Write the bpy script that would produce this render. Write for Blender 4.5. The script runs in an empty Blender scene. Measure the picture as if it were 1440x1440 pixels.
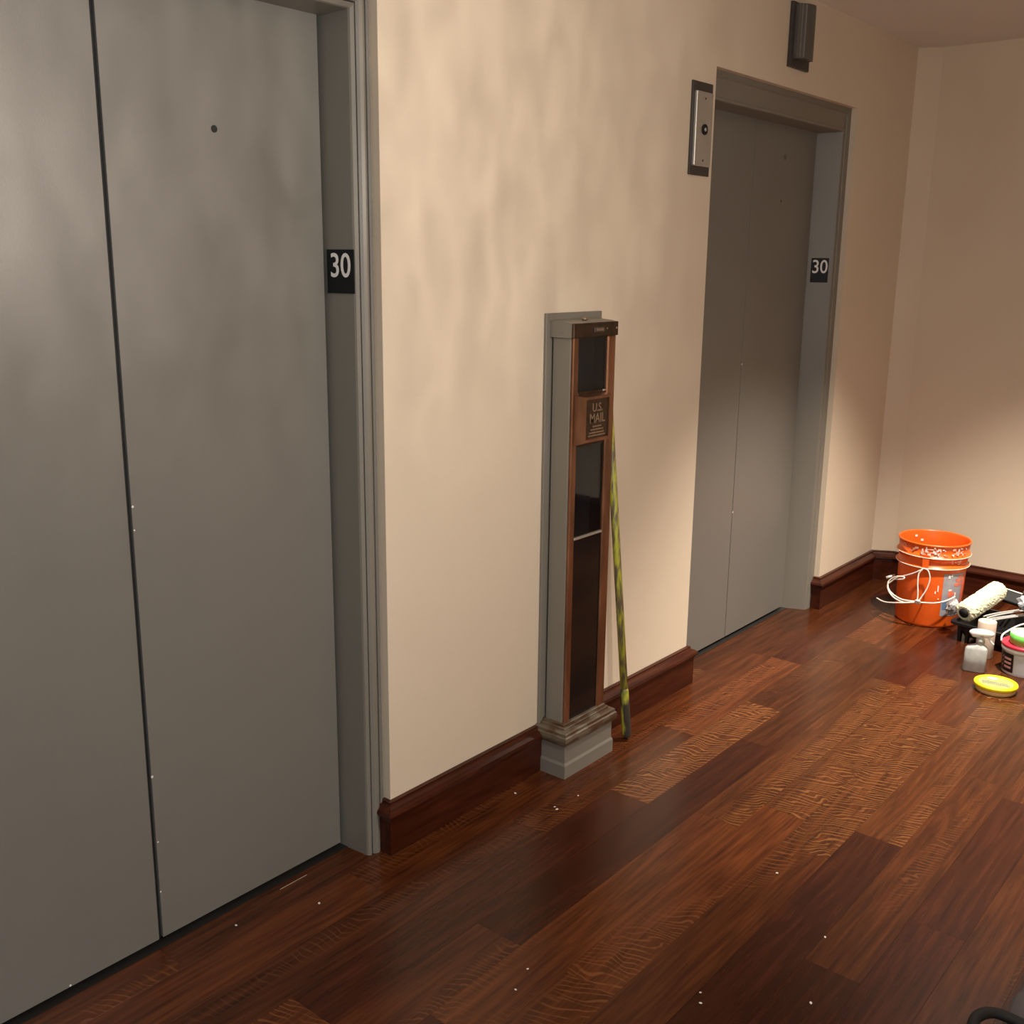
import bpy, bmesh, math, random
from mathutils import Vector, Matrix
random.seed(7)
C = bpy.context.scene.collection
SC = bpy.context.scene
PI = math.pi

# ------------------------------------------------------------------ camera
cam_d = bpy.data.cameras.new('camera')
cam = bpy.data.objects.new('camera', cam_d); C.objects.link(cam)
cam_d.sensor_fit = 'HORIZONTAL'; cam_d.sensor_width = 36.0
cam_d.lens = 36.0 * 1480.5 / 1440.0
cam_d.clip_start = 0.02
PITCH, YAW, ROLL = 0.233767, -0.881960, 0.011749
B = Matrix(((1, 0, 0), (0, 0, -1), (0, 1, 0)))
Rm = Matrix.Rotation(YAW, 3, 'Z') @ Matrix.Rotation(-PITCH, 3, 'X') @ B @ Matrix.Rotation(ROLL, 3, 'Z')
cam.matrix_world = Matrix.Translation((0, 0, 1.52)) @ Rm.to_4x4()
SC.camera = cam

# ------------------------------------------------------------------ world, exposure
w = bpy.data.worlds.new('world'); SC.world = w; w.use_nodes = True
w.node_tree.nodes['Background'].inputs[0].default_value = (0.30, 0.28, 0.25, 1)
w.node_tree.nodes['Background'].inputs[1].default_value = 0.05
SC.view_settings.view_transform = 'Standard'
SC.view_settings.look = 'None'
SC.view_settings.exposure = 0.0
SC.view_settings.gamma = 1.0
SC.view_settings.use_curve_mapping = False

# ------------------------------------------------------------------ lights
def lamp(name, kind, loc, energy, col, **kw):
    d = bpy.data.lights.new(name, kind); d.energy = energy; d.color = col
    for k, v in kw.items(): setattr(d, k, v)
    o = bpy.data.objects.new(name, d); C.objects.link(o); o.location = loc
    return o
def aim(o, t):
    o.rotation_euler = (Vector(t) - o.location).to_track_quat('-Z', 'Y').to_euler()
# pendant with a cut-glass shade: the light leaves it unevenly, direction by direction
pend = lamp('pendant_lamp', 'POINT', (1.55, 0.02, 1.78), 66, (1.0, 0.90, 0.80), shadow_soft_size=0.02)
d = pend.data; d.use_nodes = True
nt = d.node_tree; em = nt.nodes['Emission']
def ln(t, **kw):
    n = nt.nodes.new(t)
    for k, v in kw.items(): setattr(n, k, v)
    return n
geo = ln('ShaderNodeNewGeometry'); sep = ln('ShaderNodeSeparateXYZ'); nt.links.new(geo.outputs['Incoming'], sep.inputs[0])
mp = ln('ShaderNodeMapping'); mp.inputs['Scale'].default_value = (11.0, 11.0, 4.2); nt.links.new(geo.outputs['Incoming'], mp.inputs[0])
n1 = ln('ShaderNodeTexNoise'); n1.inputs['Scale'].default_value = 2.2; n1.inputs['Detail'].default_value = 3.0; n1.inputs['Distortion'].default_value = 0.5
nt.links.new(mp.outputs[0], n1.inputs['Vector'])
def mrange(src, f0, f1, t0, t1, smooth=True):
    m = ln('ShaderNodeMapRange'); m.interpolation_type = 'SMOOTHSTEP' if smooth else 'LINEAR'
    for k, v in (('From Min', f0), ('From Max', f1), ('To Min', t0), ('To Max', t1)): m.inputs[k].default_value = v
    nt.links.new(src, m.inputs['Value']); return m.outputs[0]
def mmath(op, a, b):
    m = ln('ShaderNodeMath', operation=op)
    for k, v in enumerate((a, b)):
        if isinstance(v, float): m.inputs[k].default_value = v
        else: nt.links.new(v, m.inputs[k])
    return m.outputs[0]
mott = mrange(n1.outputs['Fac'], 0.30, 0.72, -0.30, 0.30, False)
low = mrange(sep.outputs['Z'], -0.50, -0.12, 0.05, 1.0)          # mottling fades out of the downward light
far_dim = mrange(sep.outputs['X'], 0.35, 0.90, 1.0, 0.30)           # emission weakened this way to darken the far end, nothing shields it
down_dim = mrange(sep.outputs['Z'], -0.98, -0.74, 0.22, 1.0)          # emission weakened straight down to keep the floor in front dark
nt.links.new(mmath('MULTIPLY', mmath('MULTIPLY', mmath('ADD', mmath('MULTIPLY', mott, low), 1.0), far_dim), down_dim), em.inputs['Strength'])
# recessed downlight over the paint things
dl = lamp('downlight', 'SPOT', (3.85, 0.74, 2.455), 600, (1.0, 0.89, 0.76), shadow_soft_size=0.035, spot_size=math.radians(86), spot_blend=0.8)
# cool area light added behind the camera to light the near doors
cool_fill = lamp('cool_fill_light', 'AREA', (-1.0, -1.33, 1.55), 52, (0.72, 0.86, 1.0), shape='RECTANGLE', size=1.1, size_y=1.4)
aim(cool_fill, (-0.6, 1.9, 1.45))

# ------------------------------------------------------------------ materials
def nmat(name):
    m = bpy.data.materials.new(name); m.use_nodes = True
    return m, m.node_tree, m.node_tree.nodes['Principled BSDF']
def mat(name, col, rough=0.5, metal=0.0, var=0.0, scale=8.0, bump=0.0, bscale=200.0, col2=None, thr=(0.4, 0.6), stretch=(1, 1, 1), spec=0.5, detail=4.0, trans=0.0, coat=0.0):
    m, nt, p = nmat(name)
    p.inputs['Roughness'].default_value = rough; p.inputs['Metallic'].default_value = metal
    p.inputs['Specular IOR Level'].default_value = spec
    p.inputs['Transmission Weight'].default_value = trans
    p.inputs['Coat Weight'].default_value = coat; p.inputs['Coat Roughness'].default_value = 0.1
    p.inputs['Base Color'].default_value = (*col, 1)
    tc = nt.nodes.new('ShaderNodeTexCoord'); mp = nt.nodes.new('ShaderNodeMapping'); mp.inputs['Scale'].default_value = stretch
    nt.links.new(tc.outputs['Object'], mp.inputs[0])
    if var or col2:
        n = nt.nodes.new('ShaderNodeTexNoise'); n.inputs['Scale'].default_value = scale; n.inputs['Detail'].default_value = detail
        nt.links.new(mp.outputs[0], n.inputs['Vector'])
        r = nt.nodes.new('ShaderNodeValToRGB')
        r.color_ramp.elements[0].position, r.color_ramp.elements[1].position = thr if col2 else (0.3, 0.7)
        a = tuple(c * (1 - var) for c in col); b = col2 if col2 else tuple(c * (1 + var) for c in col)
        r.color_ramp.elements[0].color = (*a, 1); r.color_ramp.elements[1].color = (*b, 1)
        nt.links.new(n.outputs['Fac'], r.inputs[0]); nt.links.new(r.outputs[0], p.inputs['Base Color'])
    if bump:
        n2 = nt.nodes.new('ShaderNodeTexNoise'); n2.inputs['Scale'].default_value = bscale; n2.inputs['Detail'].default_value = 3
        nt.links.new(mp.outputs[0], n2.inputs['Vector'])
        bp = nt.nodes.new('ShaderNodeBump'); bp.inputs['Strength'].default_value = bump; bp.inputs['Distance'].default_value = 0.002
        nt.links.new(n2.outputs['Fac'], bp.inputs['Height']); nt.links.new(bp.outputs[0], p.inputs['Normal'])
    return m

M = {}
M['wall'] = mat('cream_wall_paint', (0.74, 0.63, 0.49), 0.62, bump=0.12, bscale=160, var=0.012, scale=3)
M['ceiling'] = mat('ceiling_paint', (0.78, 0.75, 0.71), 0.85)
M['subfloor'] = mat('subfloor', (0.012, 0.006, 0.004), 0.8)
M['grey'] = mat('taupe_metal_paint', (0.205, 0.188, 0.158), 0.42, bump=0.05, bscale=300, var=0.02, scale=4)
M['doorgrey'] = mat('taupe_door_enamel', (0.205, 0.196, 0.176), 0.40, metal=0.15, bump=0.05, bscale=300, var=0.02, scale=4)
M['sillshade'] = mat('shade_black_sill', (0.012, 0.011, 0.010), 0.55)  # near sill, blackened for the shade under the doors
M['greydk'] = mat('charcoal_paint', (0.055, 0.045, 0.040), 0.5)
M['black'] = mat('black_gap', (0.006, 0.006, 0.006), 0.7)
M['sill'] = mat('dark_metal_sill', (0.10, 0.095, 0.09), 0.35, metal=0.8)
M['bronze'] = mat('worn_bronze', (0.27, 0.125, 0.066), 0.36, metal=0.75, var=0.35, scale=22, stretch=(1, 1, 0.25))
M['bronzedk'] = mat('dark_bronze', (0.075, 0.045, 0.027), 0.42, metal=0.7, var=0.3, scale=40)
M['bronzelt'] = mat('rubbed_bronze_lettering', (0.36, 0.25, 0.16), 0.4, metal=0.6)
M['wornmould'] = mat('worn_grey_and_bronze', (0.095, 0.055, 0.030), 0.45, metal=0.3, col2=(0.17, 0.14, 0.10), thr=(0.45, 0.58), scale=16, stretch=(1, 1, 4))
M['darkglass'] = mat('dark_panel_glass', (0.008, 0.007, 0.007), 0.10, spec=0.35, bump=0.02, bscale=30)
M['chuteback'] = mat('chute_interior', (0.012, 0.014, 0.018), 0.5)
M['steel'] = mat('brushed_steel', (0.62, 0.61, 0.57), 0.42, metal=0.8, bump=0.06, bscale=150, stretch=(6, 6, 0.3))
M['sign'] = mat('black_sign_plastic', (0.010, 0.011, 0.013), 0.5, spec=0.2)
M['white'] = mat('white_lettering', (0.82, 0.79, 0.76), 0.5)
M['pole'] = mat('paint_smeared_yellow_pole', (0.50, 0.50, 0.05), 0.45, col2=(0.17, 0.135, 0.085), thr=(0.42, 0.60), scale=52, stretch=(1.8, 1.8, 0.34), detail=8)
M['poletip'] = mat('scuffed_black_grip', (0.045, 0.038, 0.03), 0.5, col2=(0.52, 0.53, 0.05), thr=(0.52, 0.60), scale=20, stretch=(1, 1, 0.3), detail=5)
M['orange'] = mat('orange_plastic', (0.85, 0.125, 0.012), 0.35, var=0.06, scale=20)
M['drip'] = mat('dried_white_paint', (0.86, 0.80, 0.72), 0.55)
M['pinkdrip'] = mat('dried_pinkish_paint', (0.78, 0.36, 0.24), 0.6)
M['label'] = mat('grey_bucket_label', (0.33, 0.32, 0.36), 0.45, var=0.1, scale=40)
M['labelred'] = mat('red_label_print', (0.74, 0.17, 0.10), 0.5, var=0.2, scale=60)
M['labelblue'] = mat('blue_label_print', (0.12, 0.22, 0.36), 0.5)
M['cord'] = mat('white_cord', (0.80, 0.74, 0.66), 0.6)
M['trayblk'] = mat('black_tray_plastic', (0.012, 0.012, 0.013), 0.28, bump=0.05, bscale=40)
M['liner'] = mat('crumpled_grey_liner', (0.20, 0.19, 0.19), 0.4, col2=(0.55, 0.54, 0.54), thr=(0.5, 0.62), scale=30)
M['bagplastic'] = mat('pale_grey_plastic_bag', (0.42, 0.45, 0.50), 0.3, var=0.2, scale=25, bump=0.5, bscale=35)
M['nap'] = mat('cream_roller_nap', (0.80, 0.76, 0.55), 0.9, var=0.10, scale=55, bump=0.9, bscale=140)
M['wire'] = mat('bright_steel_wire', (0.82, 0.81, 0.79), 0.35, metal=0.55)
M['paper'] = mat('beige_paper_roll', (0.72, 0.58, 0.47), 0.7, var=0.04, scale=30)
M['whiteplastic'] = mat('white_plastic', (0.80, 0.80, 0.80), 0.35)
M['bottle'] = mat('cloudy_bottle_plastic', (0.52, 0.54, 0.53), 0.28, var=0.2, scale=28, bump=0.25, bscale=40)
M['red'] = mat('red_plastic_rim', (0.72, 0.035, 0.07), 0.35)
M['green'] = mat('green_masking_tape', (0.16, 0.58, 0.09), 0.55, var=0.05, scale=80)
M['greenlt'] = mat('pale_green_tape_side', (0.45, 0.80, 0.42), 0.6)
M['core'] = mat('tape_core', (0.70, 0.62, 0.62), 0.7)
M['lblack'] = mat('black_label_print', (0.018, 0.010, 0.012), 0.4)
M['lgrey'] = mat('pale_label_print', (0.62, 0.63, 0.66), 0.5, var=0.06, scale=50)
M['pink'] = mat('pink_label_bars', (0.80, 0.45, 0.42), 0.5)
M['yellow'] = mat('yellow_lid', (0.86, 0.70, 0.015), 0.4)
M['lidart'] = mat('pale_yellow_lid_print', (0.46, 0.43, 0.15), 0.45, var=0.1, scale=60)
M['lidgrey'] = mat('grey_blue_lid_print', (0.17, 0.23, 0.22), 0.45, var=0.2, scale=120)
M['lidviolet'] = mat('violet_lid_print', (0.42, 0.42, 0.55), 0.45)
M['amber'] = mat('translucent_tub', (0.80, 0.52, 0.22), 0.35)
M['bag'] = mat('dark_grey_canvas', (0.085, 0.072, 0.076), 0.85, bump=0.5, bscale=400)
M['strap'] = mat('black_webbing', (0.004, 0.004, 0.004), 0.7)
M['chip'] = mat('white_paint_chip', (0.8, 0.76, 0.7), 0.7)
M['lantern'] = mat('grey_lantern_lens', (0.105, 0.095, 0.085), 0.38)

def glass(name):
    m, nt, p = nmat(name)
    p.inputs['Base Color'].default_value = (0.82, 0.90, 0.93, 1); p.inputs['Roughness'].default_value = 0.03
    p.inputs['Transmission Weight'].default_value = 1.0; p.inputs['IOR'].default_value = 1.3
    return m
M['glass'] = glass('clear_pane_glass')

def wood(name, dark, light, fleck=None, fmin=0.5, rough=0.30, axis=0, spread=0.35, hue=True, fmask=(0.42, 0.60)):
    """stained oak; grain runs along the local axis; fleck adds the wavy ray figure of quarter-sawn boards"""
    m, nt, p = nmat(name); N = nt.nodes.new; L = nt.links.new
    tc = N('ShaderNodeTexCoord'); oi = N('ShaderNodeObjectInfo')
    off = N('ShaderNodeVectorMath'); off.operation = 'SCALE'
    cv = N('ShaderNodeCombineXYZ'); L(oi.outputs['Random'], cv.inputs[0]); L(oi.outputs['Random'], cv.inputs[1]); L(oi.outputs['Random'], cv.inputs[2])
    L(cv.outputs[0], off.inputs[0]); off.inputs['Scale'].default_value = 37.0
    ad = N('ShaderNodeVectorMath'); L(tc.outputs['Object'], ad.inputs[0]); L(off.outputs[0], ad.inputs[1])
    st = [1.0, 1.0, 1.0]; st[axis] = 0.055
    mp = N('ShaderNodeMapping'); mp.inputs['Scale'].default_value = st; L(ad.outputs[0], mp.inputs[0])
    n = N('ShaderNodeTexNoise'); n.inputs['Scale'].default_value = 85; n.inputs['Detail'].default_value = 5; n.inputs['Roughness'].default_value = 0.65; L(mp.outputs[0], n.inputs['Vector'])
    r = N('ShaderNodeValToRGB'); r.color_ramp.elements[0].position = 0.30; r.color_ramp.elements[1].position = 0.74
    r.color_ramp.elements[0].color = (*dark, 1); r.color_ramp.elements[1].color = (*light, 1); L(n.outputs['Fac'], r.inputs[0])
    col = r.outputs[0]
    # cathedral figure, slow and wide
    mp2 = N('ShaderNodeMapping'); s2 = [1, 1, 1]; s2[axis] = 0.12; mp2.inputs['Scale'].default_value = s2; L(ad.outputs[0], mp2.inputs[0])
    n3 = N('ShaderNodeTexNoise'); n3.inputs['Scale'].default_value = 7; n3.inputs['Detail'].default_value = 2; L(mp2.outputs[0], n3.inputs['Vector'])
    mu = N('ShaderNodeMath'); mu.operation = 'MULTIPLY'; mu.inputs[1].default_value = 60; L(n3.outputs['Fac'], mu.inputs[0])
    si = N('ShaderNodeMath'); si.operation = 'SINE'; L(mu.outputs[0], si.inputs[0])
    m3 = N('ShaderNodeMapRange'); m3.inputs['From Min'].default_value = -1; m3.inputs['To Min'].default_value = 0.86; m3.inputs['To Max'].default_value = 1.14; L(si.outputs[0], m3.inputs['Value'])
    mx = N('ShaderNodeVectorMath'); mx.operation = 'SCALE'; L(col, mx.inputs[0]); L(m3.outputs[0], mx.inputs['Scale']); col = mx.outputs[0]
    if fleck:
        mpf = N('ShaderNodeMapping'); sf = [1, 1, 1]; sf[axis] = 1.55; mpf.inputs['Scale'].default_value = sf; L(ad.outputs[0], mpf.inputs[0])
        nd = N('ShaderNodeTexNoise'); nd.inputs['Scale'].default_value = 7; nd.inputs['Detail'].default_value = 1.5; nd.inputs['Distortion'].default_value = 0.5; L(mpf.outputs[0], nd.inputs['Vector'])
        sx = N('ShaderNodeSeparateXYZ'); L(ad.outputs[0], sx.inputs[0])
        a1 = N('ShaderNodeMath'); a1.operation = 'MULTIPLY'; a1.inputs[1].default_value = 370.0; L(sx.outputs[axis], a1.inputs[0])
        a1b = N('ShaderNodeMath'); a1b.operation = 'MULTIPLY_ADD'; a1b.inputs[1].default_value = 120.0; L(sx.outputs[1 if axis == 0 else 0], a1b.inputs[0]); L(a1.outputs[0], a1b.inputs[2])
        a2 = N('ShaderNodeMath'); a2.operation = 'MULTIPLY_ADD'; a2.inputs[1].default_value = 38; L(nd.outputs['Fac'], a2.inputs[0]); L(a1b.outputs[0], a2.inputs[2])
        sn = N('ShaderNodeMath'); sn.operation = 'SINE'; L(a2.outputs[0], sn.inputs[0])
        fr = N('ShaderNodeMapRange'); fr.interpolation_type = 'SMOOTHSTEP'; fr.inputs['From Min'].default_value = fmin; fr.inputs['From Max'].default_value = 0.95; L(sn.outputs[0], fr.inputs['Value'])
        nm = N('ShaderNodeTexNoise'); nm.inputs['Scale'].default_value = 5.0; nm.inputs['Detail'].default_value = 1; L(mp2.outputs[0], nm.inputs['Vector'])
        nb = N('ShaderNodeTexNoise'); nb.inputs['Scale'].default_value = 30.0; L(ad.outputs[0], nb.inputs['Vector'])
        k1 = N('ShaderNodeMapRange'); k1.interpolation_type = 'SMOOTHSTEP'; k1.inputs['From Min'].default_value = fmask[0]; k1.inputs['From Max'].default_value = fmask[1]; L(nm.outputs['Fac'], k1.inputs['Value'])
        k2 = N('ShaderNodeMapRange'); k2.interpolation_type = 'SMOOTHSTEP'; k2.inputs['From Min'].default_value = 0.26; k2.inputs['From Max'].default_value = 0.50; L(nb.outputs['Fac'], k2.inputs['Value'])
        q = N('ShaderNodeMath'); q.operation = 'MULTIPLY'; L(k1.outputs[0], q.inputs[0]); L(k2.outputs[0], q.inputs[1])
        q2 = N('ShaderNodeMath'); q2.operation = 'MULTIPLY'; L(q.outputs[0], q2.inputs[0]); L(fr.outputs[0], q2.inputs[1])
        mixf = N('ShaderNodeMix'); mixf.data_type = 'RGBA'; L(q2.outputs[0], mixf.inputs[0]); L(col, mixf.inputs[6]); mixf.inputs[7].default_value = (*fleck, 1); col = mixf.outputs[2]
    if hue:
        mr = N('ShaderNodeMapRange'); mr.inputs['To Min'].default_value = 1 - spread; mr.inputs['To Max'].default_value = 1 + spread; L(oi.outputs['Random'], mr.inputs['Value'])
        ms = N('ShaderNodeVectorMath'); ms.operation = 'SCALE'; L(col, ms.inputs[0]); L(mr.outputs[0], ms.inputs['Scale']); col = ms.outputs[0]
    L(col, p.inputs['Base Color'])
    p.inputs['Roughness'].default_value = rough; p.inputs['Specular IOR Level'].default_value = 0.33
    bp = N('ShaderNodeBump'); bp.inputs['Strength'].default_value = 0.12; bp.inputs['Distance'].default_value = 0.001; L(n.outputs['Fac'], bp.inputs['Height']); L(bp.outputs[0], p.inputs['Normal'])
    return m
M['plank'] = wood('stained_oak_plank', (0.040, 0.0096, 0.0030), (0.105, 0.0300, 0.0088), fleck=(0.135, 0.046, 0.0145), fmask=(0.52, 0.64), rough=0.25)
M['plankfig'] = wood('figured_oak_plank', (0.043, 0.0112, 0.0036), (0.112, 0.0345, 0.0104), fleck=(0.185, 0.074, 0.0235), fmin=0.35, fmask=(0.36, 0.52), rough=0.25, spread=0.12)
M['plankdk'] = wood('dark_oak_plank', (0.027, 0.0058, 0.0024), (0.066, 0.0165, 0.0062), rough=0.25, spread=0.15)
M['base'] = wood('stained_oak_baseboard', (0.031, 0.0056, 0.0026), (0.074, 0.0175, 0.0064), rough=0.30, hue=False)
M['basey'] = wood('stained_oak_baseboard_cross', (0.031, 0.0056, 0.0026), (0.074, 0.0175, 0.0064), rough=0.30, hue=False, axis=1)

# ------------------------------------------------------------------ mesh helpers
def link(name, bm, m, parent=None, smooth=False):
    me = bpy.data.meshes.new(name)
    bmesh.ops.recalc_face_normals(bm, faces=bm.faces)
    bm.to_mesh(me); bm.free()
    if isinstance(m, (list, tuple)):
        for x in m: me.materials.append(x)
    else: me.materials.append(m)
    if smooth:
        for p in me.polygons: p.use_smooth = True
    o = bpy.data.objects.new(name, me); C.objects.link(o)
    if parent: o.parent = parent
    return o
def empty(name, loc, label=None, cat=None, group=None, kind=None, rz=0.0):
    o = bpy.data.objects.new(name, None); C.objects.link(o); o.location = loc; o.rotation_euler = (0, 0, rz); o.empty_display_size = 0.1
    return tag(o, label, cat, group, kind)
def tag(o, label=None, cat=None, group=None, kind=None):
    if label: o['label'] = label
    if cat: o['category'] = cat
    if group: o['group'] = group
    if kind: o['kind'] = kind
    return o
def local(o, par):
    """keep world-space mesh coordinates although parented to an empty at par.location"""
    o.matrix_parent_inverse = (Matrix.Translation(par.location) @ Matrix.Rotation(par.rotation_euler.z, 4, 'Z')).inverted()
    return o
def box(bm, x0, x1, y0, y1, z0, z1, bev=0.0, seg=1):
    v = [bm.verts.new(p) for p in ((x0, y0, z0), (x1, y0, z0), (x1, y1, z0), (x0, y1, z0), (x0, y0, z1), (x1, y0, z1), (x1, y1, z1), (x0, y1, z1))]
    fs = [bm.faces.new([v[i] for i in q]) for q in ((0, 3, 2, 1), (4, 5, 6, 7), (0, 1, 5, 4), (1, 2, 6, 5), (2, 3, 7, 6), (3, 0, 4, 7))]
    if bev:
        es = list({e for f in fs for e in f.edges})
        bmesh.ops.bevel(bm, geom=es, offset=bev, segments=seg, affect='EDGES', profile=0.5)
    return v
def bbox(name, m, parent, x0, x1, y0, y1, z0, z1, bev=0.0, seg=1):
    bm = bmesh.new(); box(bm, x0, x1, y0, y1, z0, z1, bev, seg)
    return link(name, bm, m, parent)
def lathe(bm, prof, seg=48, c=(0, 0, 0), a0=0.0, a1=2 * PI):
    full = abs(a1 - a0 - 2 * PI) < 1e-6
    n = seg if full else seg + 1
    rings = []
    for r, z in prof:
        if r < 1e-6: rings.append([bm.verts.new((c[0], c[1], c[2] + z))] * n)
        else: rings.append([bm.verts.new((c[0] + r * math.cos(a0 + (a1 - a0) * i / seg), c[1] + r * math.sin(a0 + (a1 - a0) * i / seg), c[2] + z)) for i in range(n)])
    for k in range(len(rings) - 1):
        A, Bq = rings[k], rings[k + 1]
        for i in range(seg):
            j = (i + 1) % n
            vs = []
            for v in (A[i], A[j], Bq[j], Bq[i]):
                if v not in vs: vs.append(v)
            if len(vs) >= 3:
                try: bm.faces.new(vs)
                except ValueError: pass
def tube(bm, pts, r, seg=8, cap=True):
    pts = [Vector(p) for p in pts]; rings = []
    rr = r if isinstance(r, (list, tuple)) else [r] * len(pts)
    up = Vector((0, 0, 1)); prev = None
    for i, p in enumerate(pts):
        t = (pts[min(i + 1, len(pts) - 1)] - pts[max(i - 1, 0)]).normalized()
        if prev is None:
            a = t.cross(up)
            if a.length < 1e-3: a = t.cross(Vector((1, 0, 0)))
        else: a = prev - t * prev.dot(t)
        a.normalize(); prev = a; b = t.cross(a)
        rings.append([bm.verts.new(p + (a * math.cos(2 * PI * k / seg) + b * math.sin(2 * PI * k / seg)) * rr[i]) for k in range(seg)])
    for A, Bq in zip(rings, rings[1:]):
        for k in range(seg): bm.faces.new((A[k], A[(k + 1) % seg], Bq[(k + 1) % seg], Bq[k]))
    if cap: bm.faces.new(rings[0][::-1]); bm.faces.new(rings[-1])
def spline(pts, n=8, closed=False):
    P = [Vector(p) for p in pts]; out = []
    m = len(P)
    rng = range(m if closed else m - 1)
    for i in rng:
        g = (lambda k: P[k % m]) if closed else (lambda k: P[max(0, min(m - 1, k))])
        p0, p1, p2, p3 = g(i - 1), g(i), g(i + 1), g(i + 2)
        for k in range(n):
            t = k / n
            out.append(0.5 * ((2 * p1) + (p2 - p0) * t + (2 * p0 - 5 * p1 + 4 * p2 - p3) * t * t + (3 * p1 - p0 - 3 * p2 + p3) * t ** 3))
    if not closed: out.append(P[-1])
    return out
def sweep(bm, path, prof, caps=True):
    """prof (out, z) swept along a floor-plan path; 'out' points to the right-hand side of the walk"""
    P = [Vector((x, y)) for x, y in path]; rows = []
    for i, p in enumerate(P):
        d0 = (P[i] - P[i - 1]).normalized() if i > 0 else None
        d1 = (P[i + 1] - P[i]).normalized() if i < len(P) - 1 else None
        n0 = Vector((d0.y, -d0.x)) if d0 else None; n1 = Vector((d1.y, -d1.x)) if d1 else None
        if n0 is None: mv = n1
        elif n1 is None: mv = n0
        else:
            mv = (n0 + n1); mv = mv / (mv.length_squared / 2) if mv.length > 1e-6 else n0
        rows.append([bm.verts.new((p.x + mv.x * o, p.y + mv.y * o, z)) for o, z in prof])
    n = len(prof)
    for A, Bq in zip(rows, rows[1:]):
        for k in range(n): bm.faces.new((A[k], A[(k + 1) % n], Bq[(k + 1) % n], Bq[k]))
    if caps: bm.faces.new(rows[0]); bm.faces.new(rows[-1][::-1])
def prism(bm, poly, y0, y1, plane='XZ'):
    f = {'XZ': lambda a, b, d: (a, d, b), 'XY': lambda a, b, d: (a, b, d), 'YZ': lambda a, b, d: (d, a, b)}[plane]
    A = [bm.verts.new(f(a, b, y0)) for a, b in poly]; Bq = [bm.verts.new(f(a, b, y1)) for a, b in poly]
    n = len(poly)
    for k in range(n): bm.faces.new((A[k], A[(k + 1) % n], Bq[(k + 1) % n], Bq[k]))
    bm.faces.new(A[::-1]); bm.faces.new(Bq)
def text_mesh(name, s, size, m, parent, mw, extrude=0.001, bold=0.0, sx=1.0, align='CENTER'):
    cu = bpy.data.curves.new(name, 'FONT'); cu.body = s; cu.size = size; cu.extrude = extrude; cu.offset = bold
    cu.align_x = align; cu.align_y = 'CENTER'; cu.resolution_u = 4
    t = bpy.data.objects.new(name + '_tmp', cu); C.objects.link(t)
    dg = bpy.context.evaluated_depsgraph_get(); dg.update()
    me = bpy.data.meshes.new_from_object(t.evaluated_get(dg)); me.name = name
    bpy.data.objects.remove(t)
    me.transform(mw @ Matrix.Diagonal((sx, 1, 1, 1))); me.materials.clear(); me.materials.append(m)
    o = bpy.data.objects.new(name, me); C.objects.link(o)
    if parent: o.parent = parent; local(o, parent)
    return o
def face_matrix(origin, ex, ez):
    """text plane: ex = reading direction, ez = up"""
    ex = Vector(ex).normalized(); ez = Vector(ez).normalized(); n = ex.cross(ez)
    return Matrix.Translation(origin) @ Matrix((ex, ez, n)).transposed().to_4x4()

# ------------------------------------------------------------------ the room shell
YW, XF, ZC = 1.831, 5.093, 2.468
X0, Y0 = -2.2, -1.35
WL = (0.505, 1.737, 2.145)      # wall opening at the left lift
WR = (3.245, 4.416, 2.145)      # wall opening at the right lift
XC = 5.040                      # where the wall turns into the short slanted corner
bm = bmesh.new()
def wseg(a, b, z0, z1):
    box(bm, a, b, YW, YW + 0.20, z0, z1)
wseg(X0, WL[0], 0, ZC); wseg(WL[1], WR[0], 0, ZC); wseg(WR[1], XC, 0, ZC)
wseg(WL[0], WL[1], WL[2], ZC); wseg(WR[0], WR[1], WR[2], ZC)
bmesh.ops.remove_doubles(bm, verts=bm.verts, dist=1e-5)
tag(link('wall_back', bm, M['wall']), kind='structure')
bm = bmesh.new(); prism(bm, [(XC, YW), (XF, YW - 0.094), (XF + 0.12, YW - 0.094), (XF + 0.12, YW + 0.20), (XC, YW + 0.20)], 0, ZC, 'XY')
tag(link('wall_corner', bm, M['wall']), kind='structure')
tag(bbox('wall_right', M['wall'], None, XF, XF + 0.12, Y0, YW - 0.094, 0, ZC), kind='structure')
tag(bbox('wall_front', M['wall'], None, X0, XF + 0.12, Y0 - 0.12, Y0, 0, ZC), kind='structure')
tag(bbox('wall_left', M['wall'], None, X0 - 0.12, X0, Y0 - 0.12, YW + 0.20, 0, ZC), kind='structure')
tag(bbox('ceiling', M['ceiling'], None, X0 - 0.12, XF + 0.12, Y0 - 0.12, YW + 0.20, ZC, ZC + 0.1), kind='structure')

# floor: slab and single boards
floor = tag(bbox('floor', M['subfloor'], None, X0 - 0.12, XF + 0.12, Y0 - 0.12, YW + 0.30, -0.12, -0.012), kind='structure')
PW, PY = 0.129, 0.672
known = {2: [2.45], 1: [2.637], 0: [2.027], 5: [1.648, 2.956], 4: [2.443], 6: [2.39], 3: [1.643], 7: [2.067, 2.873], -1: [2.33]}
figured = {(2, 2.45), (1, 2.637), (6, 2.39), (4, 2.443)}
dark_from, dark_to = {(5, 1.648), (-1, 2.33)}, {(1, 2.637), (0, 2.027)}
def plank(xa, xb, ya, yb, m):
    L, Wd = xb - xa, yb - ya; g = 0.00012
    bm = bmesh.new(); box(bm, -L / 2 + g, L / 2 - g, -Wd / 2 + g, Wd / 2 - g, -0.012, 0.0)
    top = [e for e in bm.edges if all(abs(v.co.z) < 1e-6 for v in e.verts)]
    bmesh.ops.bevel(bm, geom=top, offset=0.0002, segments=1, affect='EDGES')
    o = link('plank', bm, m, floor); o.location = ((xa + xb) / 2, (ya + yb) / 2, 0)
    return o
rp = random.Random(23)
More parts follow.
